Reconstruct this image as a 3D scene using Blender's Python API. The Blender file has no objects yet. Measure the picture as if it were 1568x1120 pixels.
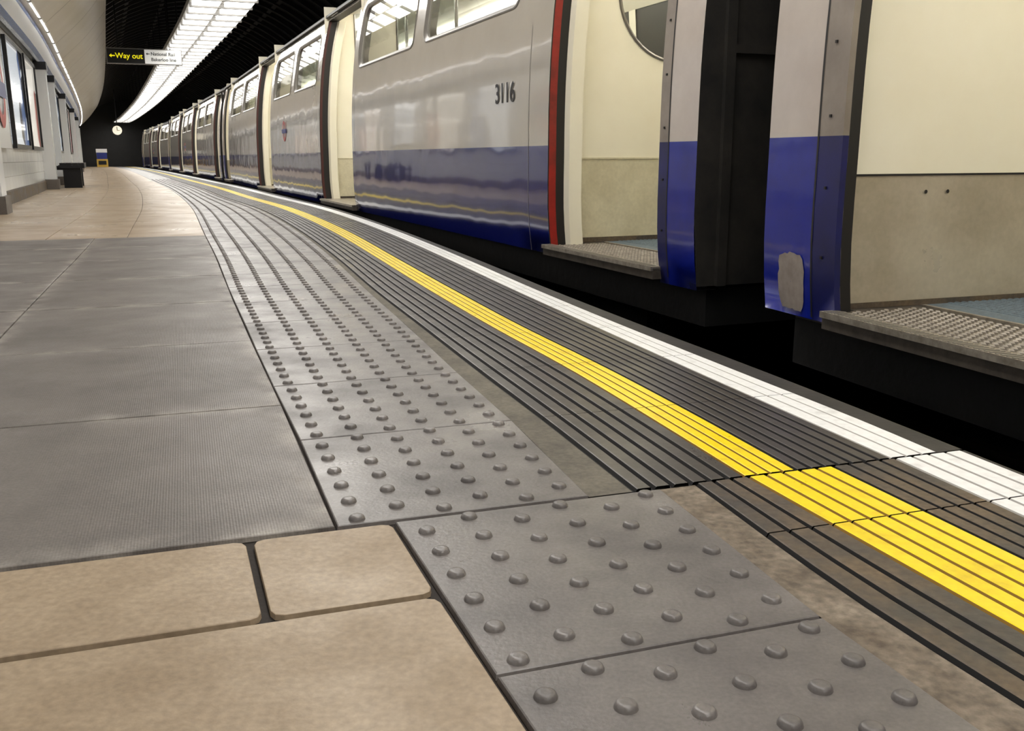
import bpy, bmesh, math, random
from mathutils import Vector, Matrix
random.seed(7)
sc = bpy.context.scene
try:
    sc.view_settings.view_transform = 'Standard'
    sc.view_settings.look = 'None'
except Exception: pass

# ------------------------------------------------------------------ materials
def srgb(r, g, b):
    def f(c):
        c /= 255.0
        return c/12.92 if c <= 0.04045 else ((c+0.055)/1.055)**2.4
    return (f(r), f(g), f(b), 1.0)

def mat(name, col, rough=0.5, metal=0.0, spec=0.5, var=None, vscale=4.0, vamt=0.5, bump=0.0, bscale=60.0,
        emit=None, estr=0.0, coat=0.0, rvar=0.0, fine=None, wave=None, contrast=(0.35, 0.65), bdetail=4, edge=None):
    m = bpy.data.materials.new(name); m.use_nodes = True
    nt = m.node_tree; N = nt.nodes; L = nt.links
    b = N['Principled BSDF']
    b.inputs['Base Color'].default_value = col
    b.inputs['Roughness'].default_value = rough
    b.inputs['Metallic'].default_value = metal
    b.inputs['Specular IOR Level'].default_value = spec
    b.inputs['Coat Weight'].default_value = coat
    b.inputs['Coat Roughness'].default_value = 0.06
    geo = N.new('ShaderNodeNewGeometry')
    last = None
    if var is not None:
        n = N.new('ShaderNodeTexNoise'); n.inputs['Scale'].default_value = vscale
        n.inputs['Detail'].default_value = 7; n.inputs['Roughness'].default_value = 0.62
        L.new(geo.outputs['Position'], n.inputs['Vector'])
        r = N.new('ShaderNodeMapRange'); r.inputs[1].default_value = contrast[0]; r.inputs[2].default_value = contrast[1]
        r.inputs[3].default_value = 0; r.inputs[4].default_value = vamt
        L.new(n.outputs['Fac'], r.inputs[0])
        mx = N.new('ShaderNodeMix'); mx.data_type = 'RGBA'
        mx.inputs['A'].default_value = col; mx.inputs['B'].default_value = var
        L.new(r.outputs[0], mx.inputs['Factor'])
        last = mx.outputs['Result']
        if rvar:
            rr = N.new('ShaderNodeMapRange'); rr.inputs[1].default_value = .3; rr.inputs[2].default_value = .7
            rr.inputs[3].default_value = max(0.02, rough-rvar); rr.inputs[4].default_value = rough+rvar
            L.new(n.outputs['Fac'], rr.inputs[0]); L.new(rr.outputs[0], b.inputs['Roughness'])
    if edge is not None:   # worn, dusty rim: UV.x is 1 at the slab rim, 0 inside
        uv = N.new('ShaderNodeUVMap'); sp = N.new('ShaderNodeSeparateXYZ'); L.new(uv.outputs[0], sp.inputs[0])
        n4 = N.new('ShaderNodeTexNoise'); n4.inputs['Scale'].default_value = 11; n4.inputs['Detail'].default_value = 7
        L.new(geo.outputs['Position'], n4.inputs['Vector'])
        r4 = N.new('ShaderNodeMapRange'); r4.inputs[1].default_value = .42; r4.inputs[2].default_value = .62; r4.inputs[4].default_value = .9
        L.new(n4.outputs['Fac'], r4.inputs[0])
        pw = N.new('ShaderNodeMath'); pw.operation = 'POWER'; pw.inputs[1].default_value = 1.6; L.new(sp.outputs[0], pw.inputs[0])
        ml = N.new('ShaderNodeMath'); ml.operation = 'MULTIPLY'; L.new(pw.outputs[0], ml.inputs[0]); L.new(r4.outputs[0], ml.inputs[1])
        mx2 = N.new('ShaderNodeMix'); mx2.data_type = 'RGBA'; mx2.inputs['B'].default_value = edge
        L.new(last, mx2.inputs['A']); L.new(ml.outputs[0], mx2.inputs['Factor']); last = mx2.outputs['Result']
    if fine is not None:
        n2 = N.new('ShaderNodeTexNoise'); n2.inputs['Scale'].default_value = fine[0]; n2.inputs['Detail'].default_value = 3
        L.new(geo.outputs['Position'], n2.inputs['Vector'])
        r2 = N.new('ShaderNodeMapRange'); r2.inputs[1].default_value = .3; r2.inputs[2].default_value = .7
        r2.inputs[3].default_value = 1-fine[1]; r2.inputs[4].default_value = 1+fine[1]
        L.new(n2.outputs['Fac'], r2.inputs[0])
        vm = N.new('ShaderNodeVectorMath'); vm.operation = 'SCALE'
        if last is not None: L.new(last, vm.inputs[0])
        else: vm.inputs[0].default_value = col[:3]
        L.new(r2.outputs[0], vm.inputs['Scale'])
        last = vm.outputs[0]
    if last is not None: L.new(last, b.inputs['Base Color'])
    if bump:
        n3 = N.new('ShaderNodeTexNoise'); n3.inputs['Scale'].default_value = bscale; n3.inputs['Detail'].default_value = bdetail
        L.new(geo.outputs['Position'], n3.inputs['Vector'])
        bp = N.new('ShaderNodeBump'); bp.inputs['Strength'].default_value = 1.0; bp.inputs['Distance'].default_value = bump
        L.new(n3.outputs['Fac'], bp.inputs['Height']); L.new(bp.outputs[0], b.inputs['Normal'])
        if coat: L.new(bp.outputs[0], b.inputs['Coat Normal'])
        if wave:
            w = N.new('ShaderNodeTexWave'); w.inputs['Scale'].default_value = wave[0]; w.bands_direction = 'X'
            mp = N.new('ShaderNodeMapping'); mp.inputs['Rotation'].default_value = (0, 0, math.radians(-19))
            L.new(geo.outputs['Position'], mp.inputs['Vector']); L.new(mp.outputs[0], w.inputs['Vector'])
            bp2 = N.new('ShaderNodeBump'); bp2.inputs['Distance'].default_value = wave[1]
            L.new(w.outputs['Fac'], bp2.inputs['Height']); L.new(bp.outputs[0], bp2.inputs['Normal'])
            L.new(bp2.outputs[0], b.inputs['Normal'])
    if emit is not None:
        b.inputs['Emission Color'].default_value = emit; b.inputs['Emission Strength'].default_value = estr
    return m

M = {}
M['grout'] = mat('grout', srgb(54, 49, 45), .9, bump=.001)
M['grey'] = mat('grey_slab', srgb(117, 110, 104), .48, var=srgb(99, 93, 88), vscale=3.2, vamt=.9, rvar=.08, fine=(170, .14), bump=.0004, bscale=220, wave=(78, .00016), edge=srgb(158, 151, 143))
M['beige'] = mat('beige_slab', srgb(172, 153, 128), .5, var=srgb(143, 123, 98), vscale=4.5, vamt=.9, rvar=.1, fine=(110, .14), bump=.0005, bscale=120)
M['beige_far'] = mat('beige_slab_polished', srgb(192, 174, 150), .34, var=srgb(164, 143, 117), vscale=2.5, vamt=.9, rvar=.1, fine=(80, .05), bump=.0003)
M['blister'] = mat('blister_tile', srgb(126, 120, 116), .36, var=srgb(95, 90, 87), vscale=5, vamt=1, rvar=.12, fine=(200, .12), bump=.0005, bscale=150)
M['rib'] = mat('ribbed_rubber', srgb(82, 77, 72), .36, var=srgb(58, 54, 51), vscale=5, vamt=.8, rvar=.1, bump=.0003)
M['ribgroove'] = mat('rib_groove_dark', srgb(24, 22, 21), .8)  # groove colours: each strip is darker in its grooves than on top
M['yelgroove'] = mat('yellow_groove_dark', srgb(150, 112, 34), .7)
M['whgroove'] = mat('white_groove_dark', srgb(170, 166, 160), .7)
M['ribdirty'] = mat('ribbed_dirty', srgb(72, 66, 60), .5, var=srgb(114, 95, 70), vscale=6, vamt=.9, rvar=.12, fine=(90, .25), bump=.001, contrast=(.42, .68))
M['concrete'] = mat('concrete_filler', srgb(114, 108, 95), .8, var=srgb(88, 83, 74), vscale=9, vamt=.9, fine=(120, .18), bump=.001, bscale=90)
M['concrete_rough'] = mat('concrete_rough', srgb(138, 126, 110), .85, var=srgb(94, 82, 68), vscale=14, vamt=.9, fine=(90, .3), bump=.004, bscale=60)
M['yellow'] = mat('yellow_paint', srgb(255, 226, 26), .35, var=srgb(214, 176, 36), vscale=12, vamt=.6, rvar=.1, fine=(60, .06), bump=.0006, contrast=(.54, .72))
M['white'] = mat('white_paint', srgb(246, 246, 244), .4, var=srgb(190, 188, 182), vscale=12, vamt=.6, fine=(60, .05), bump=.0006, contrast=(.55, .72))
M['nosing'] = mat('dark_nosing', srgb(54, 50, 47), .6, var=srgb(32, 30, 28), vscale=10, vamt=.9, bump=.001)
M['black'] = mat('black_grime', srgb(18, 17, 16), .85, var=srgb(8, 8, 8), vscale=4, vamt=.8, bump=.003, bscale=20)
M['grime'] = mat('gangway_grime', srgb(50, 46, 41), .8, var=srgb(22, 21, 20), vscale=5, vamt=.9, bump=.002, bscale=30)
M['rubber'] = mat('rubber', srgb(24, 22, 22), .5)
M['maroon'] = mat('maroon_edge', srgb(70, 28, 26), .45)
M['grey_paint'] = mat('grey_car_paint', srgb(178, 172, 162), .16, spec=.6, var=srgb(164, 157, 147), vscale=2, vamt=.5, coat=.7, bump=.0036, bscale=2.4, bdetail=1)
M['blue_paint'] = mat('blue_car_paint', srgb(24, 32, 108), .14, spec=.6, var=srgb(20, 26, 90), vscale=2, vamt=.5, coat=.8, bump=.0052, bscale=2.8, bdetail=1)
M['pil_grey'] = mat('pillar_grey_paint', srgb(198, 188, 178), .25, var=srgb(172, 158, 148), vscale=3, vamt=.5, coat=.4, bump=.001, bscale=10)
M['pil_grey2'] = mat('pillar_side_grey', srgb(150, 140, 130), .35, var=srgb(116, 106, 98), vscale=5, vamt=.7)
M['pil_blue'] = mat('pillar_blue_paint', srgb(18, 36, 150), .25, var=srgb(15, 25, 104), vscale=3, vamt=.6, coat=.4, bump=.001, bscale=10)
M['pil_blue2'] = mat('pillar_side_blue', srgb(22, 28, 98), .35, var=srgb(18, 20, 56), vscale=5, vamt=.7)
M['peel'] = mat('peeled_primer', srgb(158, 147, 139), .7, var=srgb(126, 115, 109), vscale=20, vamt=.7)
M['red'] = mat('red_paint', srgb(158, 32, 26), .35, var=srgb(100, 24, 18), vscale=8, vamt=.8)
M['cream'] = mat('cream_panel', srgb(242, 237, 218), .4, var=srgb(232, 224, 200), vscale=2, vamt=.5)
M['creamdirt'] = mat('cream_kickplate', srgb(216, 209, 182), .45, var=srgb(188, 179, 151), vscale=5, vamt=.7, fine=(60, .05))
M['steel'] = mat('stainless_kickplate', srgb(194, 185, 166), .36, metal=.25, var=srgb(154, 143, 122), vscale=3.0, vamt=.7, rvar=.1, fine=(60, .05))
M['alu'] = mat('aluminium_tread', srgb(176, 168, 156), .36, metal=.5, var=srgb(112, 104, 92), vscale=30, vamt=.7, bump=.0003, bscale=160)
M['treadgap'] = mat('tread_recess', srgb(84, 76, 67), .6, var=srgb(54, 48, 43), vscale=20, vamt=.8)
M['trfloor'] = mat('train_floor', srgb(104, 120, 132), .6, var=srgb(80, 92, 104), vscale=60, vamt=.9, fine=(180, .25), bump=.0005)
M['frame'] = mat('window_frame', srgb(130, 126, 120), .3, metal=.4)
M['roof'] = mat('train_roof', srgb(36, 34, 33), .6, var=srgb(22, 21, 20), vscale=3, vamt=.8)
M['seat'] = mat('seat_moquette', srgb(40, 60, 130), .9, var=srgb(150, 50, 50), vscale=40, vamt=.9)
M['lamp'] = mat('fluorescent_diffuser', srgb(245, 245, 245), .5, emit=(1, .972, .925, 1), estr=7.0)
M['carlamp'] = mat('carriage_lamp', srgb(245, 245, 235), .5, emit=(1, .94, .82, 1), estr=15.5)
M['tray'] = mat('light_tray', srgb(120, 118, 114), .4)
M['ceil'] = mat('tunnel_lining', srgb(26, 24, 23), .45, var=srgb(14, 13, 12), vscale=3, vamt=.8, bump=.004, bscale=8)
M['clad'] = mat('cream_cladding', srgb(228, 223, 213), .3, var=srgb(214, 207, 195), vscale=1.5, vamt=.6, bump=.002, bscale=1.5)
M['pframe'] = mat('poster_frame', srgb(48, 48, 50), .25, metal=.5)
M['frieze'] = mat('frieze_white', srgb(226, 228, 230), .2)
M['fblue'] = mat('frieze_blue', srgb(40, 90, 160), .25)
M['pole'] = mat('dark_metal', srgb(40, 40, 42), .35, metal=.7)
M['rail'] = mat('rail_steel', srgb(90, 78, 66), .3, metal=.9)
M['signblack'] = mat('sign_black', srgb(14, 14, 14), .3)
M['signyellow'] = mat('sign_yellow', srgb(240, 225, 20), .4, emit=srgb(240, 225, 20), estr=.7)
M['signwhite'] = mat('sign_white', srgb(225, 225, 222), .3, emit=(1, 1, .97, 1), estr=.25)
M['ink'] = mat('sign_ink', srgb(20, 20, 22), .5)
M['numblack'] = mat('number_black', srgb(26, 24, 26), .4)
M['rred'] = mat('roundel_red', srgb(176, 44, 44), .35)
M['rblue'] = mat('roundel_blue', srgb(25, 40, 120), .35)
M['machine_y'] = mat('machine_yellow', srgb(205, 170, 70), .4)

def tile_wall():
    m = bpy.data.materials.new('glazed_wall_tile'); m.use_nodes = True
    nt = m.node_tree; N = nt.nodes; L = nt.links; b = N['Principled BSDF']
    uv = N.new('ShaderNodeUVMap'); br = N.new('ShaderNodeTexBrick')
    br.inputs['Scale'].default_value = 1.0; br.inputs['Brick Width'].default_value = .30; br.inputs['Row Height'].default_value = .15
    br.inputs['Mortar Size'].default_value = .004
    br.inputs['Color1'].default_value = srgb(220, 221, 218); br.inputs['Color2'].default_value = srgb(210, 212, 209)
    br.inputs['Mortar'].default_value = srgb(166, 165, 160)
    L.new(uv.outputs[0], br.inputs['Vector']); L.new(br.outputs['Color'], b.inputs['Base Color'])
    b.inputs['Roughness'].default_value = .18
    return m
M['tile'] = tile_wall()

def glass():
    m = bpy.data.materials.new('window_glass'); m.use_nodes = True
    nt = m.node_tree; N = nt.nodes; L = nt.links; N.clear()
    o = N.new('ShaderNodeOutputMaterial'); mx = N.new('ShaderNodeMixShader'); t = N.new('ShaderNodeBsdfTransparent')
    g = N.new('ShaderNodeBsdfGlossy'); g.inputs['Roughness'].default_value = .03
    t.inputs[0].default_value = (.72, .76, .74, 1)
    f = N.new('ShaderNodeFresnel'); f.inputs[0].default_value = 1.6
    L.new(f.outputs[0], mx.inputs[0]); L.new(t.outputs[0], mx.inputs[1]); L.new(g.outputs[0], mx.inputs[2]); L.new(mx.outputs[0], o.inputs[0])
    return m
M['glass'] = glass()

def poster_mat(name, c1, c2, c3, scale, es=1.0):
    m = bpy.data.materials.new(name); m.use_nodes = True
    nt = m.node_tree; N = nt.nodes; L = nt.links; b = N['Principled BSDF']
    uv = N.new('ShaderNodeUVMap')
    v = N.new('ShaderNodeTexVoronoi'); v.inputs['Scale'].default_value = scale
    L.new(uv.outputs[0], v.inputs['Vector'])
    r = N.new('ShaderNodeValToRGB'); r.color_ramp.interpolation = 'CONSTANT'
    r.color_ramp.elements[0].color = c1; r.color_ramp.elements[1].position = .62; r.color_ramp.elements[1].color = c2
    e = r.color_ramp.elements.new(.8); e.color = c3
    L.new(v.outputs['Color'], r.inputs[0]); L.new(r.outputs[0], b.inputs['Base Color'])
    L.new(r.outputs[0], b.inputs['Emission Color']); b.inputs['Emission Strength'].default_value = es   # added glow, brightens the posters and their reflection in the train
    b.inputs['Roughness'].default_value = .12; b.inputs['Coat Weight'].default_value = .6
    return m
POST = [poster_mat('poster_a', srgb(226, 216, 204), srgb(180, 80, 70), srgb(244, 244, 244), 2.2),
        poster_mat('poster_b', srgb(170, 180, 192), srgb(214, 220, 226), srgb(60, 66, 76), 3.0),
        poster_mat('poster_c', srgb(216, 222, 228), srgb(90, 110, 150), srgb(60, 60, 64), 2.6),
        poster_mat('poster_d', srgb(214, 210, 200), srgb(120, 114, 106), srgb(150, 80, 70), 2.0)]

# ------------------------------------------------------------------ mesh builder
class MB:
    def __init__(s): s.v = []; s.f = []; s.m = []; s.mats = []; s.uv = {}
    def mi(s, m):
        if m not in s.mats: s.mats.append(m)
        return s.mats.index(m)
    def face(s, pts, m, uv=None):
        i = len(s.v); s.v += [tuple(p) for p in pts]; s.f.append(list(range(i, i+len(pts)))); s.m.append(s.mi(m))
        if uv: s.uv[len(s.f)-1] = uv
    def grid(s, rows, m, close=False, uvs=None):
        n = len(rows[0]); b = len(s.v)
        for r in rows: s.v += [tuple(p) for p in r]
        for i in range(len(rows)-1):
            for j in range(n if close else n-1):
                k = (j+1) % n
                mm = m[j] if isinstance(m, list) else m
                s.f.append([b+i*n+j, b+i*n+k, b+(i+1)*n+k, b+(i+1)*n+j]); s.m.append(s.mi(mm))
                if uvs:
                    s.uv[len(s.f)-1] = [uvs[i][j], uvs[i][k], uvs[i+1][k], uvs[i+1][j]]
    def box(s, F, a, b, m):
        x0, y0, z0 = a; x1, y1, z1 = b
        c = [F(x, y, z) for z in (z0, z1) for (x, y) in ((x0, y0), (x1, y0), (x1, y1), (x0, y1))]
        i = len(s.v); s.v += [tuple(p) for p in c]
        for q in ((0, 3, 2, 1), (4, 5, 6, 7), (0, 1, 5, 4), (1, 2, 6, 5), (2, 3, 7, 6), (3, 0, 4, 7)):
            s.f.append([i+k for k in q]); s.m.append(s.mi(m))
    def tube(s, pts, r, m, n=10):
        rows = []
        for k, p in enumerate(pts):
            p = Vector(p); a = Vector(pts[max(0, k-1)]); b = Vector(pts[min(len(pts)-1, k+1)])
            d = (b-a).normalized(); up = Vector((0, 0, 1)) if abs(d.z) < .9 else Vector((1, 0, 0))
            x = d.cross(up).normalized(); y = d.cross(x)
            rows.append([p+(x*math.cos(t)+y*math.sin(t))*r for t in [2*math.pi*i/n for i in range(n)]])
        s.grid(rows, m, close=True)
        s.face(rows[0], m); s.face(rows[-1], m)
    def obj(s, name, parent=None, smooth=False, merge=True):
        me = bpy.data.meshes.new(name); me.from_pydata(s.v, [], s.f)
        for m in s.mats: me.materials.append(m)
        for p, mi in zip(me.polygons, s.m): p.material_index = mi; p.use_smooth = smooth
        if s.uv:
            ul = me.uv_layers.new(name='UVMap')
            for l in ul.data: l.uv = (0, 0)
            for p in me.polygons:
                if p.index in s.uv:
                    for li, uvc in zip(p.loop_indices, s.uv[p.index]): ul.data[li].uv = uvc
        if merge:
            bm = bmesh.new(); bm.from_mesh(me); bmesh.ops.remove_doubles(bm, verts=bm.verts, dist=1e-5)
            bmesh.ops.recalc_face_normals(bm, faces=bm.faces); bm.to_mesh(me); bm.free()
        if smooth:
            try: me.set_sharp_from_angle(angle=math.radians(35))
            except Exception: pass
        o = bpy.data.objects.new(name, me); sc.collection.objects.link(o)
        if parent: o.parent = parent
        return o

def empty(name):
    o = bpy.data.objects.new(name, None); sc.collection.objects.link(o); o.empty_display_size = .2; return o

def curve1(tab):
    xs = [a for a, b in tab]; ys = [b for a, b in tab]; n = len(xs)
    sl = [(ys[i+1]-ys[i])/(xs[i+1]-xs[i]) for i in range(n-1)]
    tg = [sl[0]]+[(sl[i-1]*(xs[i+1]-xs[i])+sl[i]*(xs[i]-xs[i-1]))/(xs[i+1]-xs[i-1]) for i in range(1, n-1)]+[sl[-1]]
    def f(x):
        if x <= xs[0]: return ys[0]+sl[0]*(x-xs[0])
        if x >= xs[-1]: return ys[-1]+sl[-1]*(x-xs[-1])
        i = 0
        while x > xs[i+1]: i += 1
        h = xs[i+1]-xs[i]; t = (x-xs[i])/h
        return ((2*t**3-3*t*t+1)*ys[i]+(t**3-2*t*t+t)*h*tg[i]+(-2*t**3+3*t*t)*ys[i+1]+(t**3-t*t)*h*tg[i+1])
    return f

# ------------------------------------------------------------------ platform geometry (metres, Y forward)
Etab = [(-6, 3.05), (0, 1.228), (1.34, .825), (2.07, .605), (2.75, .385), (3.44, .17), (4.57, -.165), (6.16, -.66), (9.42, -1.78), (12, -2.81),
        (15.5, -4.22), (20.7, -6.42), (29.6, -10.20), (38, -13.83), (46.8, -17.75), (55, -21.5), (62, -24.9)]
E = curve1(Etab)
def far(off): return [(d, E(d)+off) for d in (12, 15.5, 20.7, 29.6, 38, 46.8, 55, 62)]
BL = curve1([(.4, .045), (1.19, -.239), (1.34, -.291), (1.7, -.418), (2.07, -.555), (2.75, -.797), (3.44, -1.044), (4.57, -1.438), (6.16, -2.01), (9.42, -3.18)]+far(-1.36))
BR = curve1([(.4, .40), (1.34, .105), (1.7, .005), (2.07, -.11), (2.75, -.312), (3.44, -.525), (4.57, -.862), (6.16, -1.37), (9.42, -2.54)]+far(-.82))
FR = curve1([(.4, .475), (1.34, .178), (1.7, .065), (2.07, -.057), (2.75, -.275), (3.44, -.498), (4.57, -.842), (6.16, -1.352), (9.42, -2.52)]+far(-.80))
YL = curve1([(.4, .655), (1.34, .377), (1.7, .272), (2.07, .16), (2.75, -.07), (3.44, -.292), (4.57, -.642), (6.16, -1.14), (9.42, -2.30)]+far(-.56))
YR = curve1([(.4, .765), (1.34, .475), (1.7, .37), (2.07, .255), (2.75, .022), (3.44, -.198), (4.57, -.546), (6.16, -1.035), (9.42, -2.18)]+far(-.44))
WL = curve1([(.4, .94), (1.34, .669), (1.7, .558), (2.07, .443), (2.75, .236), (3.44, .027), (4.57, -.304), (6.16, -.79), (9.42, -1.93)]+far(-.19))
WR = curve1([(.4, 1.06), (1.34, .765), (1.7, .665), (2.07, .545), (2.75, .325), (3.44, .113), (4.57, -.215), (6.16, -.70), (9.42, -1.84)]+far(-.08))
nBL = curve1([(.75, .008), (.94, -.065), (1.19, -.157)])
nBR = curve1([(.75, .402), (.94, .3355), (1.34, .2235)])
nFR = curve1([(.75, .470), (.94, .40), (1.34, .285)])
nYL = curve1([(.911, .530), (1.386, .368)])
nYR = curve1([(.911, .69), (1.386, .533)])
nWL = curve1([(.911, .80), (1.4, .655)])
nWR = curve1([(.911, .945), (1.4, .798)])
kk = curve1([(-2, .335), (6, .335), (12, .39), (20, .42), (40, .44), (60, .46)])
def RP(r, lane, q=0.0, z=0.0):
    D = r; k = kk(r); ref = BL(r)
    for _ in range(12):
        X = lane(D)+q
        D2 = r+k*(X-ref); D = D*.3+D2*.7
    return (lane(D)+q, D, z)

def theta(D): return math.atan(-(E(D+.05)-E(D-.05))/.1)
def PP(D, t, z=0.0):
    th = theta(D); return (E(D)+t*math.cos(th), D+t*math.sin(th), z)
def drange(a, b, n0=.25, grow=1.04, mx=1.2):
    o = [a]; s = n0
    while o[-1] < b-1e-6:
        o.append(min(b, o[-1]+s)); 
        if o[-1] > 1: s = min(mx, s*grow)
    return o
DD = drange(-5, 60, .5)

b = MB()
b.grid([[PP(D, -3.25, -.008), PP(D, -1.5, -.008), PP(D, -.02, -.008)] for D in DD], M['grout'])
b.grid([[PP(D, -.02, -.008), PP(D, -.005, -.012), PP(D, -.005, -.10), PP(D, -.09, -.12), PP(D, -.09, -1.05)] for D in DD], M['black'])
b.obj('floor')

def lerp(a, b_, t): return tuple(a[i]+(b_[i]-a[i])*t for i in range(3))
def slab(mb, r0, r1, lane, q0, q1, m, g=.003, bev=.003, nr=1, cut=0.0, rim=0):
    def ring(ins, z):
        pts = []
        for i in range(nr+1): 
            r = (r0+ins)+(r1-r0-2*ins)*i/nr
            if i == 0 and cut: pts += [RP(r, lane, q0+ins+cut, z), RP(r+cut*.3, lane, q0+ins+cut*.3, z), RP(r+cut, lane, q0+ins, z)]
            elif i == nr and cut: pts += [RP(r-cut, lane, q0+ins, z), RP(r-cut*.3, lane, q0+ins+cut*.3, z), RP(r, lane, q0+ins+cut, z)]
            else: pts.append(RP(r, lane, q0+ins, z))
        for i in range(nr+1):
            r = (r1-ins)-(r1-r0-2*ins)*i/nr
            if i == 0 and cut: pts += [RP(r, lane, q1-ins-cut, z), RP(r-cut*.3, lane, q1-ins-cut*.3, z), RP(r-cut, lane, q1-ins, z)]
            elif i == nr and cut: pts += [RP(r+cut, lane, q1-ins, z), RP(r+cut*.3, lane, q1-ins-cut*.3, z), RP(r, lane, q1-ins-cut, z)]
            else: pts.append(RP(r, lane, q1-ins, z))
        return pts
    a = ring(g, -.007); t = ring(g+bev*.4, -bev*.3)
    dz = random.uniform(-.0006, .0006)
    c = ring(g+bev, dz)
    if rim:
        n = len(a); o1 = [(1, 0)]*n; o0 = [(0, 0)]*n; inn = ring(g+rim, dz)
        mb.grid([a, t, c, inn], m, close=True, uvs=[o1, o1, o1, o0]); mb.face(inn, m, uv=o0)
    else:
        mb.grid([a, t, c], m, close=True); mb.face(c, m)

b = MB()
for (r0, r1) in ((-3.2, -2.0), (-2.0, -.8), (-.8, .1), (.1, .965)):
    for (q0, q1) in ((-.95, 0), (-1.9, -.95), (-2.35, -1.9)):
        slab(b, r0, r1, nBL, q0, q1, M['beige'], .0050, .0015, 2, cut=.014)
for (q0, q1) in ((-.205, 0), (-.80, -.205), (-1.4, -.80), (-2.0, -1.4), (-2.35, -2.0)):
    slab(b, .965, 1.185, nBL, q0, q1, M['beige'], .0050, .0015, cut=.014)
rows = [1.19, 1.83, 2.52, 3.25, 4.0, 4.75, 5.45, 6.1]
for i in range(len(rows)-1):
    for (q0, q1) in ((-.70, 0), (-1.40, -.70), (-2.15, -1.40)):
        slab(b, rows[i], rows[i+1], BL, q0, q1, M['grey'], .002, .002, rim=.065)
r = 6.1; 
while r < 57:
    st = .5
    qs = [0, -.5, -1.0, -1.5, -2.0, -2.5]
    for j in range(4):
        slab(b, r, r+st, BL, qs[j+1], qs[j], M['beige_far'], .002, .002)
    r += st
b.obj('paving_slabs')

# blister paving
b = MB()
def dome(mb, c, R, h, m, n=12):
    prof = [(1.0, 0), (.94, .4), (.84, .78), (.68, .97), (.4, 1.0)]
    rows = [[(c[0]+R*p*math.cos(a), c[1]+R*p*math.sin(a), c[2]+h*q) for a in [2*math.pi*i/n for i in range(n)]] for p, q in prof]
    mb.grid(rows, m, close=True); mb.face(rows[-1], m)
def frac_pt(r, la, lb, f, z=0):
    a = RP(r, la, 0, z); c = RP(r, lb, 0, z); return lerp(a, c, f)
def tileq(mb, r0, r1, la, lb, m, g=.002, nr=1):
    def ring(ins, z):
        p = []
        for i in range(nr+1): p.append(RP(r0+ins+(r1-r0-2*ins)*i/nr, la, ins, z))
        for i in range(nr+1): p.append(RP(r1-ins-(r1-r0-2*ins)*i/nr, lb, -ins, z))
        return p
    a = ring(g, -.007); t = ring(g+.0015, -.001); c = ring(g+.003, 0)
    mb.grid([a, t, c], m, close=True); mb.face(c, m)
DR, DH = .0118, .0060
r = 1.185
while r > -2.2:
    tileq(b, r-.395, r, nBL, nBR, M['blister'], .0010)
    for j in range(6):
        for i in range(6):
            f = (j+.5)/6; rr = r-.395+(.395)*((i+(.72 if j % 2 else .28))/6)
            dome(b, frac_pt(rr, nBL, nBR, f), DR, DH, M['blister'], 16)
    r -= .395
r = 1.19
while r < 57:
    tileq(b, r, r+.40, BL, BR, M['blister'], .0010)
    if r < 22:
        for j in range(6):
            for i in range(6):
                f = (j+.5)/6; rr = r+.40*((i+(.72 if j % 2 else .28))/6)
                dome(b, frac_pt(rr, BL, BR, f), DR, DH, M['blister'], 14 if r < 5 else 8)
    r += .40
b.obj('tactile_paving', smooth=True, merge=False)

# filler + ribbed edge tiles
b = MB()
def lane_strip(mb, r0, r1, la, lb, nr, mt, depth=.006, n=4, gf=.24, gm=None):
    rs = [r0+(r1-r0)*i/n for i in range(n+1)]
    fr = []; ms = []
    for i in range(nr):
        a = i/nr; w = 1/nr
        fr += [(a+.001, -depth), (a+w*gf*.6, -depth), (a+w*gf, -.0006), (a+w*(gf+.06), 0), (a+w*.94, 0), (a+w*.985, -.001)]
        ms += [gm or mt, gm or mt, mt, mt, mt, gm or mt]
    fr.append((1.0, -depth))
    rows = []
    for r in rs:
        A = RP(r, la); B = RP(r, lb)
        rows.append([(A[0]+(B[0]-A[0])*f, A[1]+(B[1]-A[1])*f, z) for f, z in fr])
    mb.grid(rows, ms)
def plain(mb, r0, r1, la, lb, m, n=4, z=0.0, z2=None, sub=1):
    rows = [[lerp(RP(r0+(r1-r0)*i/n, la, 0, z), RP(r0+(r1-r0)*i/n, lb, 0, z if z2 is None else z2), j/sub) for j in range(sub+1)] for i in range(n+1)]
    mb.grid(rows, m)
rr_ = [1.187, .993, .60, .20, -.2, -.6, -1.0, -1.4, -1.8, -2.2, -2.6, -3.0]
for r, r0 in zip(rr_[:-1], rr_[1:]):
    plain(b, r0, r, nBR, nFR, M['concrete_rough'], z=-.003, sub=3)
    lane_strip(b, r0+.003, r, nFR, nYL, 3, M['ribdirty'], gm=M['ribgroove'], gf=.2)
    lane_strip(b, r0+.003, r, nYL, nYR, 5, M['yellow'], .004, gm=M['yelgroove'], gf=.18)
    lane_strip(b, r0+.003, r, nYR, nWL, 4, M['ribdirty'], gm=M['ribgroove'], gf=.2)
    lane_strip(b, r0+.003, r, nWL, nWR, 4, M['white'], .003, gm=M['whgroove'], gf=.16)
    plain(b, r0, r, nWR, E, M['nosing'], z=-.001)
r = 1.193
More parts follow.
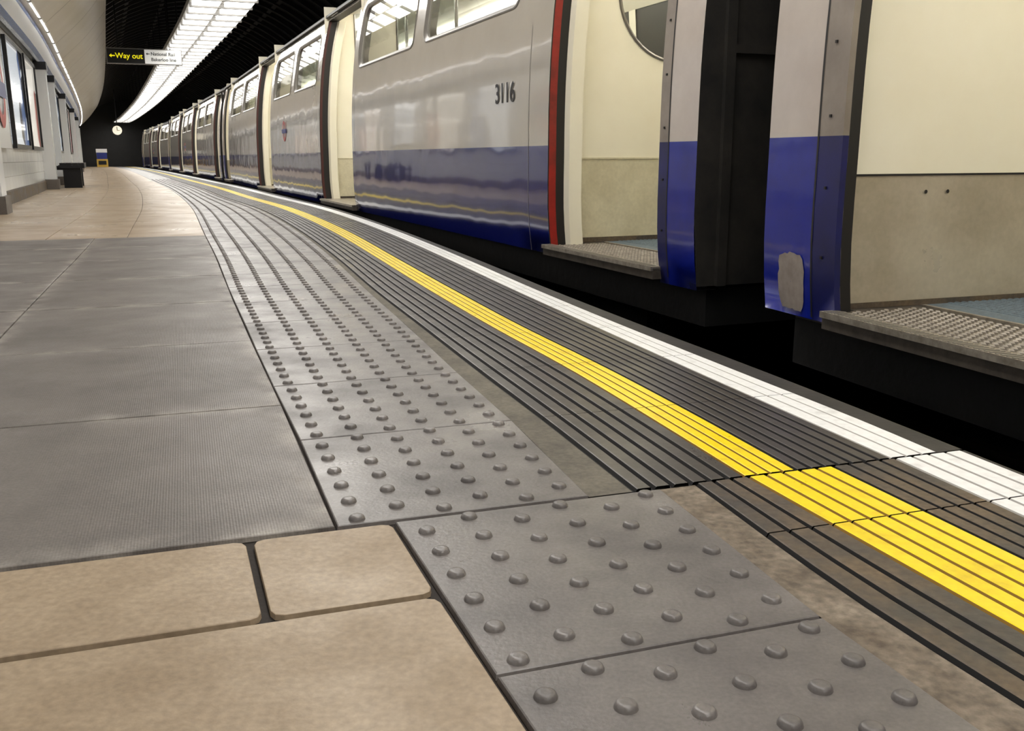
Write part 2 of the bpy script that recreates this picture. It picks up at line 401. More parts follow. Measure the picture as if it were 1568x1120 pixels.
while r < 57.3:
    st = .40 if r < 14 else .8
    n = 4
    plain(b, r, r+st, BR, FR, M['concrete'], n, z=-.0035)
    lane_strip(b, r, r+st-.002, FR, YL, 6, M['rib'], n=n, gm=M['ribgroove'], gf=.26)
    lane_strip(b, r, r+st-.002, YL, YR, 4, M['yellow'], .004, n=n, gm=M['yelgroove'], gf=.18)
    lane_strip(b, r, r+st-.002, YR, WL, 7, M['rib'], n=n, gm=M['ribgroove'], gf=.26)
    lane_strip(b, r, r+st-.002, WL, WR, 3, M['white'], .002, n=n, gf=.12, gm=M['whgroove'])
    plain(b, r, r+st, WR, E, M['nosing'], n, z=-.001)
    r += st
b.obj('platform_edge_paving', merge=False)

# ------------------------------------------------------------------ track pit
b = MB()
b.grid([[PP(D, -.1, -1.0), PP(D, 1.4, -1.0), PP(D, 3.6, -1.0)] for D in DD], M['black'])
b.obj('floor_trackbed')
tr = empty('railway_track')
for i, t in enumerate((.75, 2.19, 1.47)):
    bb = MB()
    w = .035 if i < 2 else .04; z0 = -1.0; z1 = -.84 if i < 2 else -.88
    bb.grid([[PP(D, t-w*1.8, z0), PP(D, t-w*1.8, z0+.015), PP(D, t-w*.25, z0+.03), PP(D, t-w*.25, z1-.04), PP(D, t-w, z1-.03), PP(D, t-w, z1), PP(D, t+w, z1),
              PP(D, t+w, z1-.03), PP(D, t+w*.25, z1-.04), PP(D, t+w*.25, z0+.03), PP(D, t+w*1.8, z0+.015), PP(D, t+w*1.8, z0)] for D in DD[:-1]], M['rail'])
    bb.obj('rail_%d' % (i+1), tr)

# ------------------------------------------------------------------ tunnel shell
CT, CZ, CR = .1, .55, 3.5
def arc(a, R=CR): return (CT+R*math.cos(a), CZ+R*math.sin(a))
aL = math.pi-math.asin((1.97-CZ)/CR); 
b = MB(); rows = []; uvs = []; s = 0; prev = None
zz = [0, .5, 1.0, 1.5, 1.97]
for D in DD:
    p = Vector(PP(D, -3.1)); 
    if prev: s += (p-prev).length
    prev = p
    rows.append([PP(D, -3.1, -.02 if z == 0 else z) for z in zz]); uvs.append([(s, z) for z in zz])
b.grid(rows, M['tile'], uvs=uvs)
b.obj('wall_left', merge=False)
b = MB()
b.grid([[PP(D, -3.1, .0), PP(D, -3.08, .0), PP(D, -3.08, .14), PP(D, -3.1, .15)] for D in DD], M['ribdirty'])
b.obj('baseboard_left', merge=False)
a0 = math.pi-math.asin((2.33-CZ)/(CR-.12)); a1 = math.pi-math.asin((3.25-CZ)/(CR-.12))
b = MB()
n = 26; angs = [aL-(aL-math.radians(-26))*i/n for i in range(n+1)]
rangs = [(a1+.01)-((a1+.01)-math.radians(-26))*i/n for i in range(n+1)]
b.grid([[PP(D, *arc(a)) for a in angs] for D in DD], M['ceil'])
D = -4.8
while D < 59:
    f = []
    for dd, R in ((-.04, CR), (-.04, CR-.09), (.04, CR-.09), (.04, CR)):
        f.append([PP(D+dd, *arc(a, R)) for a in rangs])
    b.grid(f, M['ceil']); D += .62
for a in (1.15, 1.45, 1.8, 2.05):
    b.grid([[PP(D, *arc(a-.012, CR)), PP(D, *arc(a-.012, CR-.06)), PP(D, *arc(a+.012, CR-.06)), PP(D, *arc(a+.012, CR))] for D in DD], M['ceil'])
b.obj('ceiling', merge=False)
b = MB()
b.grid([[PP(D, CT+CR*math.cos(math.radians(-26)), -1.05), PP(D, *arc(math.radians(-26)))] for D in DD], M['black'])
b.obj('wall_right', merge=False)
b = MB()
b.grid([[PP(59.8, -3.3+.35*i, z) for i in range(21)] for z in (-1.05, 0, 1, 2, 3, 4.2)], M['ceil'])
b.obj('wall_far', merge=False)
b = MB()
D = -4.5
while D < 58:
    D1 = D+2.4
    rows = []
    for i in range(7):
        d = D+.008+(D1-D-.016)*i/6
        row = [PP(d, *arc(a0+.02, CR-.02))]+[PP(d, *arc(a0+(a1-a0)*j/8, CR-.14-.10*math.sin(math.pi*j/8))) for j in range(9)]+[PP(d, *arc(a1-.02, CR-.02))]
        rows.append(row)
    b.grid(rows, M['clad']); D = D1
b.obj('trim_1', smooth=True, merge=False)
b = MB()
b.grid([[PP(D, -3.10, 1.98), PP(D, -3.03, 1.98), PP(D, -3.03, 2.05)] for D in DD], M['pframe'])
b.grid([[PP(D, -3.03, 2.05), PP(D, -2.985, 2.11)] for D in DD], M['fblue'])
b.grid([[PP(D, -2.985, 2.11), PP(D, -2.90, 2.27)] for D in DD], M['frieze'])
b.grid([[PP(D, -2.90, 2.27), PP(D, -2.88, 2.30), PP(D, -2.98, 2.34)] for D in DD], M['fblue'])
b.obj('trim_2', merge=False)
wl = empty('added_wall_fill')  # added fill light above the frieze, brightens posters and left wall
b = MB(); bt = MB()
D = -4
while D < 57:
    b.tube([PP(D+.06, -2.79, 2.33), PP(D+.7, -2.79, 2.33), PP(D+1.34, -2.79, 2.33)], .019, M['lamp'], 6)
    bt.tube([PP(D-.03, -2.79, 2.33), PP(D+.06, -2.79, 2.33)], .028, M['tray'], 8)
    D += 1.4
bt.grid([[PP(D, -2.90, 2.31), PP(D, -2.90, 2.38), PP(D, -2.76, 2.38), PP(D, -2.76, 2.36)] for D in DD], M['tray'])
b.obj('added_fill_tubes', wl, merge=False); bt.obj('added_fill_battens', wl, merge=False)

def WF(D, t0=-3.1):
    th = theta(D); d = Vector((-math.sin(th), math.cos(th), 0)); nn = Vector((math.cos(th), math.sin(th), 0))
    o = Vector(PP(D, t0, 0))
    return lambda x, y, z: o+d*x+nn*y+Vector((0, 0, z))
def poster(D, w, z0, z1, m, t0=-3.1):
    F = WF(D, t0); p = empty('advertising_poster')
    fb = MB(); e = .05
    for a, c in (((-w/2-e, .005, z0-e), (w/2+e, .05, z0)), ((-w/2-e, .005, z1), (w/2+e, .05, z1+e)), ((-w/2-e, .005, z0), (-w/2, .05, z1)), ((w/2, .005, z0), (w/2+e, .05, z1))):
        fb.box(F, a, c, M['pframe'])
    fb.obj('frame', p)
    pb = MB()
    pb.face([F(-w/2, .025, z0), F(w/2, .025, z0), F(w/2, .025, z1), F(-w/2, .025, z1)], m, uv=[(0, 0), (w, 0), (w, z1-z0), (0, z1-z0)])
    pb.obj('sheet', p, merge=False)
for i, D in enumerate((-2.2, -.1, 2.0, 4.1, 6.2, 8.3, 13.3, 15.3, 20.6, 22.7, 25.4, 27.6, 29.7, 32.0, 34.3, 39.8, 42.0, 44.2, 47.5, 50, 52.5)):
    poster(D, 1.75, .66, 1.84, POST[i % 4])
poster(17.95, 1.4, .80, 1.84, POST[2]); poster(38.0, 1.2, .66, 1.84, POST[1])
def pil(D):
    F = WF(D); b = MB(); p = .16
    b.box(F, (-p, .0, 0), (p, .17, 1.96), M['frieze']); b.box(F, (-p-.03, 0, 0), (p+.03, .20, .16), M['grey']); b.box(F, (-p-.02, 0, 1.86), (p+.02, .19, 1.98), M['pframe'])
    b.obj('wall_pilaster')
for D in (9.7, 16.7, 19.2, 24.1, 30.85, 36.9, 46.0): pil(D)
def bench(D):
    F = WF(D); b = MB()
    for k in range(4): b.box(F, (-.85, .2+k*.1, .38), (.85, .28+k*.1, .415), M['pole'])
    b.box(F, (-.85, .18, .33), (.85, .58, .38), M['pole'])
    for x in (-.65, .65):
        b.box(F, (x-.08, .24, .0), (x+.08, .52, .34), M['pole'])
        b.box(F, (x-.03, .0, .30), (x+.03, .24, .36), M['pole'])
    b.obj('platform_bench')
bench(17.95)

def roundel(name, O, X, Y, Nn, R, parent=None):
    p = parent or empty(name)
    mb = MB(); n = 40
    def P(x, y, h): return O+X*x+Y*y+Nn*h
    outer = [P(R*math.cos(2*math.pi*i/n), R*math.sin(2*math.pi*i/n), .004) for i in range(n)]
    inner = [P(R*.66*math.cos(2*math.pi*i/n), R*.66*math.sin(2*math.pi*i/n), .004) for i in range(n)]
    mb.grid([outer, inner], M['rred'], close=True); mb.obj('roundel_ring', p, merge=False)
    mb = MB(); mb.box(lambda x, y, z: P(x, y, z), (-R*1.28, -R*.2, .003), (R*1.28, R*.2, .008), M['rblue']); mb.obj('roundel_bar', p)
    return p
F = WF(11.2); o = F(0, .07, 1.2); th = theta(11.2)
rp = empty('station_roundel')
pb = MB(); pb.box(F, (-.66, .01, .6), (.66, .06, 1.86), M['frieze']); pb.obj('panel', rp)
roundel('r', o, Vector((math.sin(th), -math.cos(th), 0))*-1, Vector((0, 0, 1)), Vector((math.cos(th), math.sin(th), 0)), .40, rp)

# ------------------------------------------------------------------ ceiling light strip
b = MB(); bt = MB()
LT, LZ, LW = -.44, 2.62, .42
D = -4.5; L1 = empty('ceiling_light_strip')
while D < 58:
    D1 = D+1.25
    for (ta, tb) in ((LT-LW, LT-.02), (LT+.02, LT+LW)):
        for (da, db) in ((D+.05, D+.59), (D+.67, D1-.05)):
            c = [[PP(x, t) for t in (ta+.02, tb-.02)] for x in (da, db)]
            A, B, C2, D2 = c[0][0], c[0][1], c[1][1], c[1][0]
            z0, z1 = LZ-.035, LZ+.0
            lo = [(q[0], q[1], z0) for q in (A, B, C2, D2)]; hi = [(q[0], q[1], z1) for q in (A, B, C2, D2)]
            b.face(lo, M['lamp']); b.grid([lo, hi], M['lamp'], close=True)
    for dc in (D, D+.63):
        bt.box(lambda x, y, z: Vector(PP(x, y, z)), (dc-.025, LT-LW-.01, LZ-.055), (dc+.025, LT+LW+.01, LZ), M['tray'])
    D = D1
b.obj('diffusers', L1, merge=False)
bt.grid([[PP(D, LT-LW-.02, LZ), PP(D, LT, LZ), PP(D, LT+LW+.02, LZ), PP(D, LT+LW+.02, LZ+.08), PP(D, LT-LW-.02, LZ+.08), PP(D, LT-LW-.02, LZ)] for D in DD[:-1]], M['tray'])
bt.obj('tray', L1, merge=False)
D = -4; bh = MB()
while D < 57:
    for t in (LT-.3, LT+.3):
        zt = CZ+math.sqrt(CR**2-(t-CT)**2)
        bh.tube([PP(D, t, LZ+.08), PP(D, t, zt)], .012, M['pole'], 6)
    D += 2.5
bh.obj('hangers', L1)

# ------------------------------------------------------------------ way-out sign
def text(body, size, m, O, X, Y, parent, name, ext=.002, align='CENTER'):
    cu = bpy.data.curves.new(name, 'FONT'); cu.body = body; cu.size = size; cu.extrude = ext; cu.align_x = align; cu.align_y = 'CENTER'
    cu.offset = size*.012
    cu.materials.append(m)
    o = bpy.data.objects.new(name, cu); sc.collection.objects.link(o)
    Z = X.cross(Y).normalized()
    o.matrix_world = Matrix((( X.x, Y.x, Z.x, O.x), (X.y, Y.y, Z.y, O.y), (X.z, Y.z, Z.z, O.z), (0, 0, 0, 1)))
    if parent: o.parent = parent
    return o
SD = 19.5; th = theta(SD)
sg = empty('way_out_sign')
dX = Vector((math.cos(th), math.sin(th), 0)); dY = Vector((0, 0, 1)); dN = Vector((math.sin(th), -math.cos(th), 0))
S0 = Vector(PP(SD, -1.30, 2.41))
SS = .86
SF = lambda x, y, z: S0+dX*(x*SS)-dN*y+dY*(z*SS)
b = MB(); b.box(SF, (-.80, -.04, -.17), (.80, .04, .17), M['tray']); 
for x in (-.55, .55): b.box(SF, (x-.015, -.015, .17), (x+.015, .015, 1.35), M['pole'])
b.obj('housing', sg)
b = MB(); b.box(SF, (-.78, -.046, -.15), (-.01, -.04, .15), M['signblack']); b.obj('panel_black', sg)
b = MB(); b.box(SF, (-.0, -.046, -.15), (.78, -.04, .15), M['signwhite']); b.obj('panel_white', sg)
text('Way out', .16*SS, M['signyellow'], SF(-.33, -.05, .0), dX, dY, sg, 'text_way_out', .001)
text('National Rail', .10*SS, M['ink'], SF(.13, -.05, .06), dX, dY, sg, 'text_rail', .001, 'LEFT')
text('Bakerloo line', .10*SS, M['ink'], SF(.13, -.05, -.06), dX, dY, sg, 'text_line', .001, 'LEFT')
b = MB()
def arrow(mb, cx, cz, s, m):
    y = -.049
    mb.face([SF(cx-s, y, cz), SF(cx-s*.2, y, cz+s*.7), SF(cx-s*.2, y, cz-s*.7)], m)
    mb.face([SF(cx-s*.3, y, cz+s*.2), SF(cx+s, y, cz+s*.2), SF(cx+s, y, cz-s*.2), SF(cx-s*.3, y, cz-s*.2)], m)
arrow(b, -.68, 0, .06, M['signyellow']); arrow(b, .07, .06, .04, M['ink'])
b.obj('arrows', sg, merge=False)

F = WF(54, -1.9)
b = MB(); b.box(F, (-.28, -.28, .02), (.28, .28, .45), M['machine_y']); b.box(F, (-.29, -.26, .45), (.29, .26, .80), M['rblue']); b.box(F, (-.29, -.28, .80), (.29, .28, 1.0), M['frieze'])
b.box(F, (-.31, -.2, .15), (-.28, .2, .36), M['pole'])
b.obj('vending_machine')
ck = empty('platform_clock'); F = WF(44, -1.4)
CKZ = 1.72
b = MB(); n = 28
ring = lambda x, R: [F(x, R*math.cos(2*math.pi*i/n), CKZ+R*math.sin(2*math.pi*i/n)) for i in range(n)]
b.grid([ring(-.06, .20), ring(-.06, .23), ring(.06, .23)], M['pole'], close=True); b.face(ring(.06, .23), M['pole']); b.obj('case', ck, merge=False)
cl = mat('clock_face', srgb(240, 235, 220), .4, emit=(1, .9, .7, 1), estr=.5)
b = MB(); b.face(ring(-.055, .20), cl); b.obj('face', ck, merge=False)
b = MB(); b.box(F, (-.07, -.012, CKZ), (-.06, .012, CKZ+.16), M['ink']); b.box(F, (-.07, -.0, CKZ-.01), (-.06, .11, CKZ+.01), M['ink']); b.box(F, (-.01, -.02, CKZ+.23), (.01, .02, 3.5), M['pole']); b.obj('hands_and_hanger', ck)

# ------------------------------------------------------------------ train carriages
prof = curve1([(-.06, .035), (0, .02), (.15, .004), (.5, 0), (.9, .008), (1.25, .035), (1.6, .085), (1.95, .17)])
CW = 2.62
ZB = .545
ZD = 1.90
def zlist(z0, z1, st=.12):
    n = max(1, int(math.ceil((z1-z0)/st))); return [z0+(z1-z0)*i/n for i in range(n+1)]

def carriage(O, th, sgn, L, number=None, roundels=True, peel=False):
    root = empty('tube_train_carriage')
    d = Vector((-math.sin(th), math.cos(th), 0))*sgn; nn = Vector((math.cos(th), math.sin(th), 0)); O = Vector((O[0], O[1], 0))
    def F(u, w, z): return O+d*u+nn*w+Vector((0, 0, z))
    def S(u, z, off=0.0): return F(u, prof(z)+off, z)
    doors = [(.27 if sgn > 0 else .36, 1.35 if sgn > 0 else 1.44), (5.79, 7.37), (L-7.37, L-5.79), (L-1.35, L-.27)]
    secs = [(0, doors[0][0]), (doors[0][1], doors[1][0]), (doors[1][1], doors[2][0]), (doors[2][1], doors[3][0]), (doors[3][1], L)]
    body = MB(); inner = MB(); wing = MB(); wfr = MB(); jamb = MB()
    def skin(u0, u1, z0, z1, m, off=0, nu=None, mb=None):
        mb = mb or body
        nu = nu or max(1, int((u1-u0)/.4))
        mb.grid([[S(u0+(u1-u0)*i/nu, z, off) for z in zlist(z0, z1)] for i in range(nu+1)], m)
    def window(u0, u1, z0, z1, cu0, cu1, cz0, cz1):
        R = .09
        uc, zc = (u0+u1)/2, (z0+z1)/2; hu, hz = (u1-u0)/2, (z1-z0)/2
        pts = []
        for (sx, sz, a0_) in ((1, 1, 0), (-1, 1, 90), (-1, -1, 180), (1, -1, 270)):
            for k in range(7):
                a = math.radians(a0_+90*k/6); pts.append((uc+sx*(hu-R)+R*math.cos(a), zc+sz*(hz-R)+R*math.sin(a)))
        out = []
        for k, (pu, pz) in enumerate(pts):
            q = k//7; j = k % 7
            cx = cu1 if q in (0, 3) else cu0; cz = cz1 if q in (0, 1) else cz0
            if q in (0, 2): o = (cx, pz) if j < 3 else ((cx, cz) if j == 3 else (pu, cz))
            else: o = (pu, cz) if j < 3 else ((cx, cz) if j == 3 else (cx, pz))
            out.append(o)
        mids = [((a[0]+c[0])/2, (a[1]+c[1])/2) for a, c in zip(pts, out)]
        body.grid([[S(*p) for p in out], [S(*p) for p in mids], [S(*p) for p in pts]], M['grey_paint'], close=True)
        def ringp(e, off): return [S(uc+(p[0]-uc)*(1-e/hu), zc+(p[1]-zc)*(1-e/hz), off) for p in pts]
        wfr.grid([ringp(-.014, -.003), ringp(-.006, -.006), ringp(.006, .0), ringp(.018, .012), ringp(.022, .08)], M['frame'], close=True)
        wing.grid([[S(u0+.02+(u1-u0-.04)*i, z, .02) for z in zlist(z0+.02, z1-.02)] for i in (0, 1)], M['glass'])
    for si, (u0, u1) in enumerate(secs):
        endsec = si in (0, 4)
        gm, bm_ = (M['pil_grey'], M['pil_blue']) if endsec else (M['grey_paint'], M['blue_paint'])
        zb = (.008 if sgn < 0 else -.015) if endsec else 0.0
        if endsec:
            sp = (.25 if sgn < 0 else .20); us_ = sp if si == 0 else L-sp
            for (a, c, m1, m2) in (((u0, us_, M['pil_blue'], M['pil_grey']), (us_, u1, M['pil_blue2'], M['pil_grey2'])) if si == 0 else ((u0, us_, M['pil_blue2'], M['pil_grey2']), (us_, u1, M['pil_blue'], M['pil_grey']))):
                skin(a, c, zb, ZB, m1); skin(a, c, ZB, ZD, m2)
        else:
            skin(u0, u1, zb, ZB, bm_)
            zw0, zw1 = 1.28, 1.80
            skin(u0, u1, ZB, 1.18, gm)
            if si == 3: e0, e1 = .20, .46
            elif si == 1: e0, e1 = .46, .20
            else: e0 = e1 = .25
            ua, ub = u0+e0, u1-e1; gap = .26; wl_ = (ub-ua-gap)/2
            w1 = (ua, ua+wl_); w2 = (ub-wl_, ub)
            skin(u0, ua-.04, 1.18, ZD, gm); skin(ub+.04, u1, 1.18, ZD, gm)
            mid = (ua+ub)/2
            window(w1[0], w1[1], zw0, zw1, ua-.04, mid, 1.18, ZD)
            window(w2[0], w2[1], zw0, zw1, mid, ub+.04, 1.18, ZD)
            skin(u0, u1, .04, 1.24, M['cream'], .09, mb=inner)
            skin(u0, u1, 1.84, ZD, M['cream'], .09, mb=inner)
        body.grid([[S(u, zb, 0), S(u, zb, .09)] for u in (u0, u1)], M['rubber'])
        for uu, dirn in ((u0, 1), (u1, -1)):
            if uu in (0, L): continue
            us = uu
            if endsec:
                jamb.grid([[S(us, z, o) for o in (0, .02)] for z in zlist(zb, ZB)], M['pil_blue2'])
                jamb.grid([[S(us, z, o) for o in (0, .02)] for z in zlist(ZB, ZD)], M['pil_grey2'])
                jamb.grid([[S(us, z, o) for o in (.02, .055)] for z in zlist(zb, ZD)], M['rubber'])
                continue
            mcol = M['red'] if (si == 1 and dirn == 1 and number) else M['maroon']
            wj = .045 if mcol is M['red'] else .03
            jamb.grid([[S(us, z, o) for o in (0, .006)] for z in zlist(zb, ZD)], M['rubber'])
            jamb.grid([[S(us, z, o) for o in (.006, wj)] for z in zlist(zb, ZD)], mcol)
            jamb.grid([[S(us, z, o) for o in (wj, .09)] for z in zlist(zb, ZD)], M['rubber'])
            jamb.grid([[S(us+dirn*.0, z, .09), S(us-dirn*.03, z, .105), S(us-dirn*.03, z, .175), S(us+dirn*.02, z, .19)] for z in zlist(.04, ZD)], M['cream'])
    seam = MB()
    for u in (1.60, 5.7, 7.47, L-7.47, L-5.7, L-1.6):
        seam.grid([[S(u-.003, z, -.0012), S(u+.003, z, -.0012)] for z in zlist(.0, 1.15)], M['frame'])
    for u in ((.25,) if sgn < 0 else (.20,)):
        seam.grid([[S(u-.004, z, -.0012), S(u+.004, z, -.0012)] for z in zlist(.015, ZD)], M['rubber'])
    for k in range(9):
        c = S(.30 if sgn < 0 else .235, .2+.2*k, -.002)
        seam.box(lambda x, y, z: c+d*x+nn*y+Vector((0, 0, z)), (-.004, -.002, -.004), (.004, .004, .004), M['rubber'])
    seam.obj('panel_seams', root, merge=False)
    rp = [(prof(ZD), ZD), (.175, 1.95), (.26, 2.05), (.45, 2.15), (.75, 2.23), (1.31, 2.28)]
    rp2 = rp+[(CW-a, z) for a, z in reversed(rp[:-1])]
    nu = 30
    roof = MB()
    roof.grid([[F(L*i/nu, a, z) for a, z in rp2] for i in range(nu+1)], [M['grey_paint']]+[M['roof']]*(len(rp2)-3)+[M['grey_paint']])
    roof.grid([[F(u, .15, 1.93), F(u, .135, 1.935), F(u, .14, 1.96), F(u, .17, 1.97)] for u in (0, L)], M['rubber'])
    for (a, c) in doors:
        roof.grid([[F(u, prof(ZD), ZD), F(u, prof(ZD)+.1, ZD)] for u in (a, c)], M['rubber'])
    roof.obj('roof', root, smooth=True)
    body.obj('side_panels', root, smooth=True, merge=True)
    jamb.obj('door_jambs', root, merge=False); wing.obj('windows', root, merge=False); wfr.obj('window_frames', root, smooth=True)
    fl = MB()
    fl.grid([[F(u, .36, .045), F(u, CW-.1, .045)] for u in (.05, L-.05)], M['trfloor'])
    fl.grid([[F(u, .42, .044), F(u, .10, .044), F(u, .10, -.02)] for u in (.05, L-.05)], M['rib'])
    if sgn < 0 or number:
        w_ = .46
        while w_ < CW-.2:
            fl.grid([[F(u, w_, .045), F(u, w_+.003, .0475), F(u, w_+.011, .0475), F(u, w_+.014, .045)] for u in (.28, 1.6)], M['trfloor']); w_ += .026
    fl.obj('floor_panel', root, merge=False)
    cs = MB()
    zs = [(CW-.02, -.05), (CW, .5), (CW-.01, 1.0), (CW-.08, 1.6), (CW-.17, ZD)]
    cs.grid([[F(u, a, z) for a, z in zs] for u in (0, L)], M['grey_paint'])
    cs.obj('off_side', root, merge=False)
    inner.grid([[F(u, CW-.09, .045), F(u, CW-.09, .48)] for u in (.05, L-.05)], M['creamdirt'])
    inner.grid([[F(u, CW-.09, .48), F(u, CW-.12, 1.28)] for u in (.05, L-.05)], M['cream'])
    inner.grid([[F(u, CW-.16, 1.80), F(u, CW-.28, 1.96), F(u, CW-.9, 2.09), F(u, CW-1.31, 2.12), F(u, .9, 2.09), F(u, .30, 1.96), F(u, .20, 1.90)] for u in (.05, L-.05)], M['cream'])
    inner.obj('lining', root, merge=False)
    ow = MB(); x = .1
    while x < L-.2:
        x2 = min(x+1.6, L-.1)
        ow.grid([[F(x, CW-.12, 1.28), F(x, CW-.16, 1.80)], [F(x+.12, CW-.12, 1.28), F(x+.12, CW-.16, 1.80)]], M['cream'])
        ow.grid([[F(x+.12, CW-.11, 1.28), F(x+.12, CW-.15, 1.80)], [F(x2, CW-.11, 1.28), F(x2, CW-.15, 1.80)]], M['rubber'])
        x = x2
    ow.obj('off_side_windows', root, merge=False)
    bh = MB(); e = doors[0][0]-.05; KZ = .435
    for ue, s2 in ((e, 1), (L-.20, -1)):
        bh.grid([[F(ue, .055, .045), F(ue, CW-.1, .045)], [F(ue, .055, KZ), F(ue, CW-.1, KZ)]], M['steel'])
        rows_ = [(.055, KZ), (.065, .9), (.09, 1.25), (.16, 1.7), (.26, 2.1)]
        bh.grid([[F(ue, a, z), F(ue, CW-.1, z)] for a, z in rows_], M['cream'])
        bh.grid([[F(ue+s2*.003, .06, KZ-.003), F(ue+s2*.003, CW-.1, KZ-.003)], [F(ue+s2*.003, .06, KZ+.003), F(ue+s2*.003, CW-.1, KZ+.003)]], M['rubber'])
        bh.grid([[F(ue+s2*.003, .80, KZ), F(ue+s2*.003, .807, KZ)], [F(ue+s2*.003, .80, 2.08), F(ue+s2*.003, .807, 2.08)]], M['rubber'])
        bh.grid([[F(ue+s2*.004, .06, .045), F(ue+s2*.004, CW-.1, .045)], [F(ue+s2*.004, .06, .062), F(ue+s2*.004, CW-.1, .062)]], M['ribdirty'])
        for w_ in (.34, .42):
            n = 10; c = F(ue+s2*.004, w_, KZ-.05)
            bh.face([c+nn*(.006*math.cos(2*math.pi*i/n))+Vector((0, 0, .006*math.sin(2*math.pi*i/n))) for i in range(n)], M['rubber'])
    bh.obj('end_bulkheads', root, merge=False)
    ce = MB()
    for ue, s2 in ((0, -1), (L, 1)):
        ring = [F(ue, a, z) for a, z in ([(prof(z), z) for z in zlist(.0, ZD, .3)]+rp2[1:-1]+[(CW-.17, ZD), (CW-.08, 1.6), (CW, .5), (CW-.02, .0)])]
        ce.face(ring, M['grime'])
        for w_ in (.10, .55):
            ce.box(F, (ue-.02 if s2 < 0 else ue, w_, .0), (ue if s2 < 0 else ue+.02, w_+.04, 1.9), M['grime'])
        ce.box(F, (ue-.02 if s2 < 0 else ue, .14, .86), (ue if s2 < 0 else ue+.02, .55, .89), M['grime'])
        ce.box(F, (ue-.06 if s2 < 0 else ue, .95, .0), (ue if s2 < 0 else ue+.06, 1.0, 1.9), M['black'])
        ce.box(F, (ue-.06 if s2 < 0 else ue, 1.62, .0), (ue if s2 < 0 else ue+.06, 1.67, 1.9), M['black'])
    ce.obj('car_ends', root, merge=False)
    sl = MB()
    for (a, c) in doors:
        sl.box(F, (a-.01, -.03, .034), (c+.01, .02, .052), M['alu'])
        sl.box(F, (a-.01, -.02, .0), (c+.01, .34, .046), M['treadgap'])
        sl.box(F, (a-.01, .018, .046), (c+.01, .024, .0525), M['alu']); sl.box(F, (a-.01, .33, .046), (c+.01, .345, .0525), M['alu'])
        if (sgn < 0 or number) and a < 1:
            n = int((c-a)/.016)
            for k in range(n): sl.box(F, (a+.003+k*.016, -.026, .052), (a+.010+k*.016, .014, .0535), M['frame'])
            for row in range(12):
                for k in range(int((c-a)/.028)):
                    uu = a+.012+k*.028+(.014 if row % 2 else 0); ww = .038+row*.0245
                    q = [(uu-.012, ww), (uu, ww-.0085), (uu+.012, ww), (uu, ww+.0085)]
                    lo = [F(x, y, .046) for x, y in q]; hi = [F(uu+(x-uu)*.7, ww+(y-ww)*.7, .0495) for x, y in q]
                    sl.grid([lo, hi], M['alu'], close=True); sl.face(hi, M['alu'])
        else:
            sl.box(F, (a, .03, .046), (c, .32, .049), M['alu'])
    sl.obj('door_sills', root)
    ds = MB(); dg = MB()
    for u in (doors[0][1]+.10, doors[1][0]-.06, doors[1][1]+.06, doors[2][0]-.06, doors[2][1]+.06, doors[3][0]-.10):
        for (w0, w1) in ((.12, 1.02), (CW-.10, CW-.62)):
            ww = w1-w0
            ds.grid([[F(u, w0, .045), F(u, w1, .045)], [F(u, w0, .48), F(u, w1, .48)]], M['creamdirt'])
            c0 = w0+ww*.36; R = .34
            zb_ = .98
            if abs(ww) > .6:
                ds.grid([[F(u, w0, .48), F(u, w1, .48)], [F(u, w0, zb_), F(u, w1, zb_)]], M['cream'])
                ds.grid([[F(u, w0, zb_), F(u, c0, zb_)], [F(u, w0, 2.05), F(u, c0, 2.05)]], M['cream'])
                arcp = [F(u, c0+R-R*math.cos(a), zb_+R-R*math.sin(a)) for a in [math.pi/2*i/12 for i in range(13)]]
                for k in range(12): ds.face([F(u, c0, zb_), arcp[k], arcp[k+1]], M['cream'])
                pts = [F(u, c0, 2.05)]+arcp+[F(u, w1, zb_)]
                ds.tube(pts, .010, M['frame'], 6)
                dg.face(arcp[0:1]+arcp[1:]+[F(u, w1, zb_), F(u, w1, 2.05), F(u, c0, 2.05)], M['glass'])
                ds.box(F, (u-.005, w0, .477), (u+.005, w1, .485), M['creamdirt'])
                ds.box(F, (u-.008, w0, .045), (u+.008, w1, .07), M['ribdirty'])
                ds.tube([F(u, w1, .045), F(u, w1, 2.05)], .017, M['frame'], 8)
            else:
                ds.grid([[F(u, w0, .48), F(u, w1, .48)], [F(u, w0, 2.0), F(u, w1, 2.0)]], M['cream'])
    ds.obj('draught_screens', root, merge=False); dg.obj('screen_glass', root, merge=False)
    st = MB()
    for (u0, u1) in secs[1:4]:
        for (w0, w1, wb) in ((.14, .58, .14), (CW-.14, CW-.58, CW-.14)):
            a, c = sorted((w0, w1)); k = 1 if w0 < 1 else -1
            st.box(F, (u0+.15, a, .30), (u1-.15, c, .47), M['seat'])
            b0, b1 = sorted((wb, wb+k*.10)); st.box(F, (u0+.15, b0, .47), (u1-.15, b1, .98), M['seat'])
            st.box(F, (u0+.15, a+.04, .05), (u1-.15, c-.04, .30), M['creamdirt'])
    st.obj('seats', root)
    lm = MB()
    for w_ in (.72, CW-.72):
        u = .5
        while u < L-1:
            c = [F(u, w_-.05, 2.0), F(u+1.25, w_-.05, 2.0), F(u+1.25, w_+.05, 2.0), F(u, w_+.05, 2.0)]
            lm.face(c, M['carlamp']); lm.grid([c, [p+Vector((0, 0, .06)) for p in c]], M['carlamp'], close=True)
            u += 1.5
    lm.obj('interior_lamps', root)
    uf = MB()
    uf.box(F, (.05, .10, -.17), (L-.05, CW-.10, -.02), M['black'])
    for (u0, u1) in ((3.6, 6.0), (6.4, 9.2), (9.8, 12.5), (13.0, 15.0)):
        if u1 < L-3: uf.box(F, (u0, .35, -.75), (u1, CW-.35, -.17), M['black'])
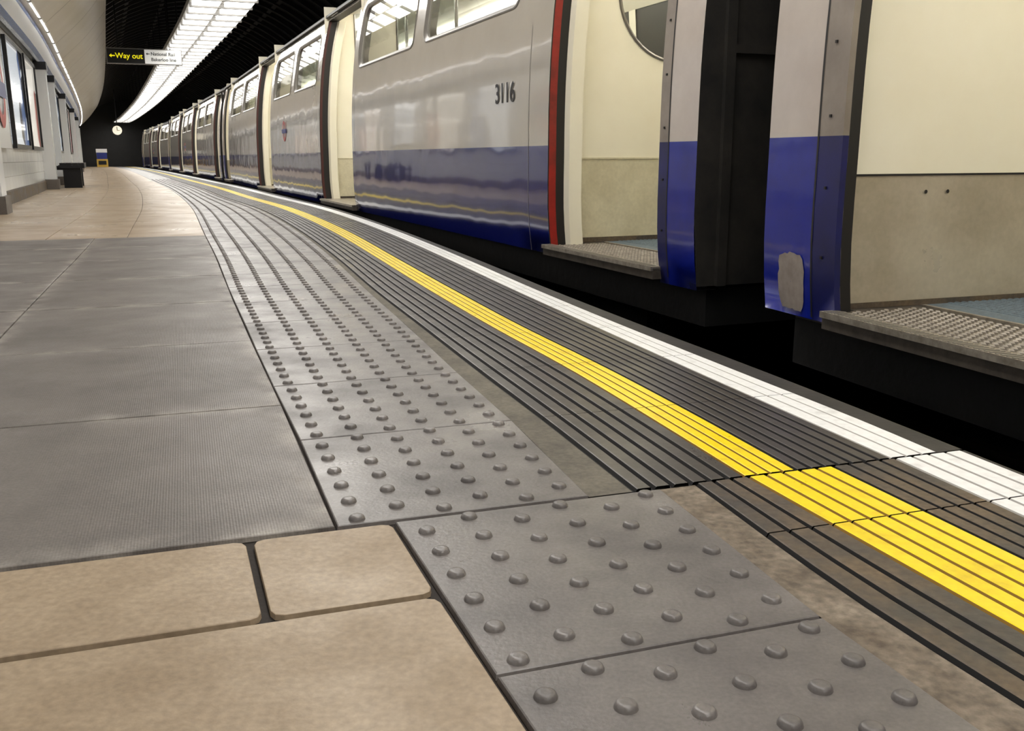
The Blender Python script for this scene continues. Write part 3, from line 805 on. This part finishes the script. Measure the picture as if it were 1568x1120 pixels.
    for uc in (2.3, L-2.3):
        uf.box(F, (uc-1.2, .45, -.55), (uc+1.2, .62, -.25), M['black']); uf.box(F, (uc-1.2, CW-.62, -.55), (uc+1.2, CW-.45, -.25), M['black'])
        for ua in (uc-.9, uc+.9):
            for w_ in (.56, CW-.66):
                c0 = [F(ua+.4*math.cos(2*math.pi*i/20), w_, -.45+.38*math.sin(2*math.pi*i/20)) for i in range(20)]
                c1 = [F(ua+.4*math.cos(2*math.pi*i/20), w_+.1, -.45+.38*math.sin(2*math.pi*i/20)) for i in range(20)]
                uf.grid([c0, c1], M['rail'], close=True); uf.face(c0, M['rail']); uf.face(c1, M['rail'])
    uf.obj('underframe', root)
    if number:
        text(number, .15, M['numblack'], S(1.94, .83, -.004), -d*sgn, Vector((0, 0, 1)), root, 'car_number', .0006)
    if roundels:
        roundel('r', S(9.8, .83, -.004), -d*sgn, Vector((0, 0, 1)), -nn, .13, root)
    if peel:
        mb = MB(); n = 34; random.seed(11)
        pu, pz, hu, hz = .150, .112, .066, .090
        pts = []
        for i in range(n):
            a = 2*math.pi*i/n; ca, sa = math.cos(a), math.sin(a)
            k = 1/((abs(ca)**5+abs(sa)**5)**.2); k *= 1+random.uniform(-.07, .04)
            pts.append((hu*k*ca, hz*k*sa))
        mb.grid([[S(pu+u*s, pz+z*s, -.002) for u, z in pts] for s in (1, .75, .5, .25, .01)], M['peel'], close=True)
        mb.obj('peeled_patch', root, merge=False)
    return root

R_ = math.radians
carriage((.69, 3.56), R_(22.0), 1, 18.5, number='3116', roundels=True)
carriage((.81, 3.01), R_(18.0), -1, 18.5, roundels=False, peel=True)
carriage((-6.45, 21.25), R_(23.1), 1, 18.5)
carriage((-13.72, 38.75), R_(24.6), 1, 18.5)

# ------------------------------------------------------------------ world + camera
w = bpy.data.worlds.new('World'); sc.world = w; w.use_nodes = True
w.node_tree.nodes['Background'].inputs[0].default_value = (.9, .88, .85, 1); w.node_tree.nodes['Background'].inputs[1].default_value = .03
cam = bpy.data.cameras.new('Camera'); co = bpy.data.objects.new('Camera', cam); sc.collection.objects.link(co)
cam.sensor_width = 36; cam.lens = 32.83; cam.clip_start = .02; cam.clip_end = 200
p = math.radians(12.6)
co.matrix_world = Matrix.Translation((0, 0, .49)) @ Matrix.Rotation(math.pi/2-p, 4, 'X') @ Matrix.Rotation(math.radians(-.2), 4, 'Z')
sc.camera = co
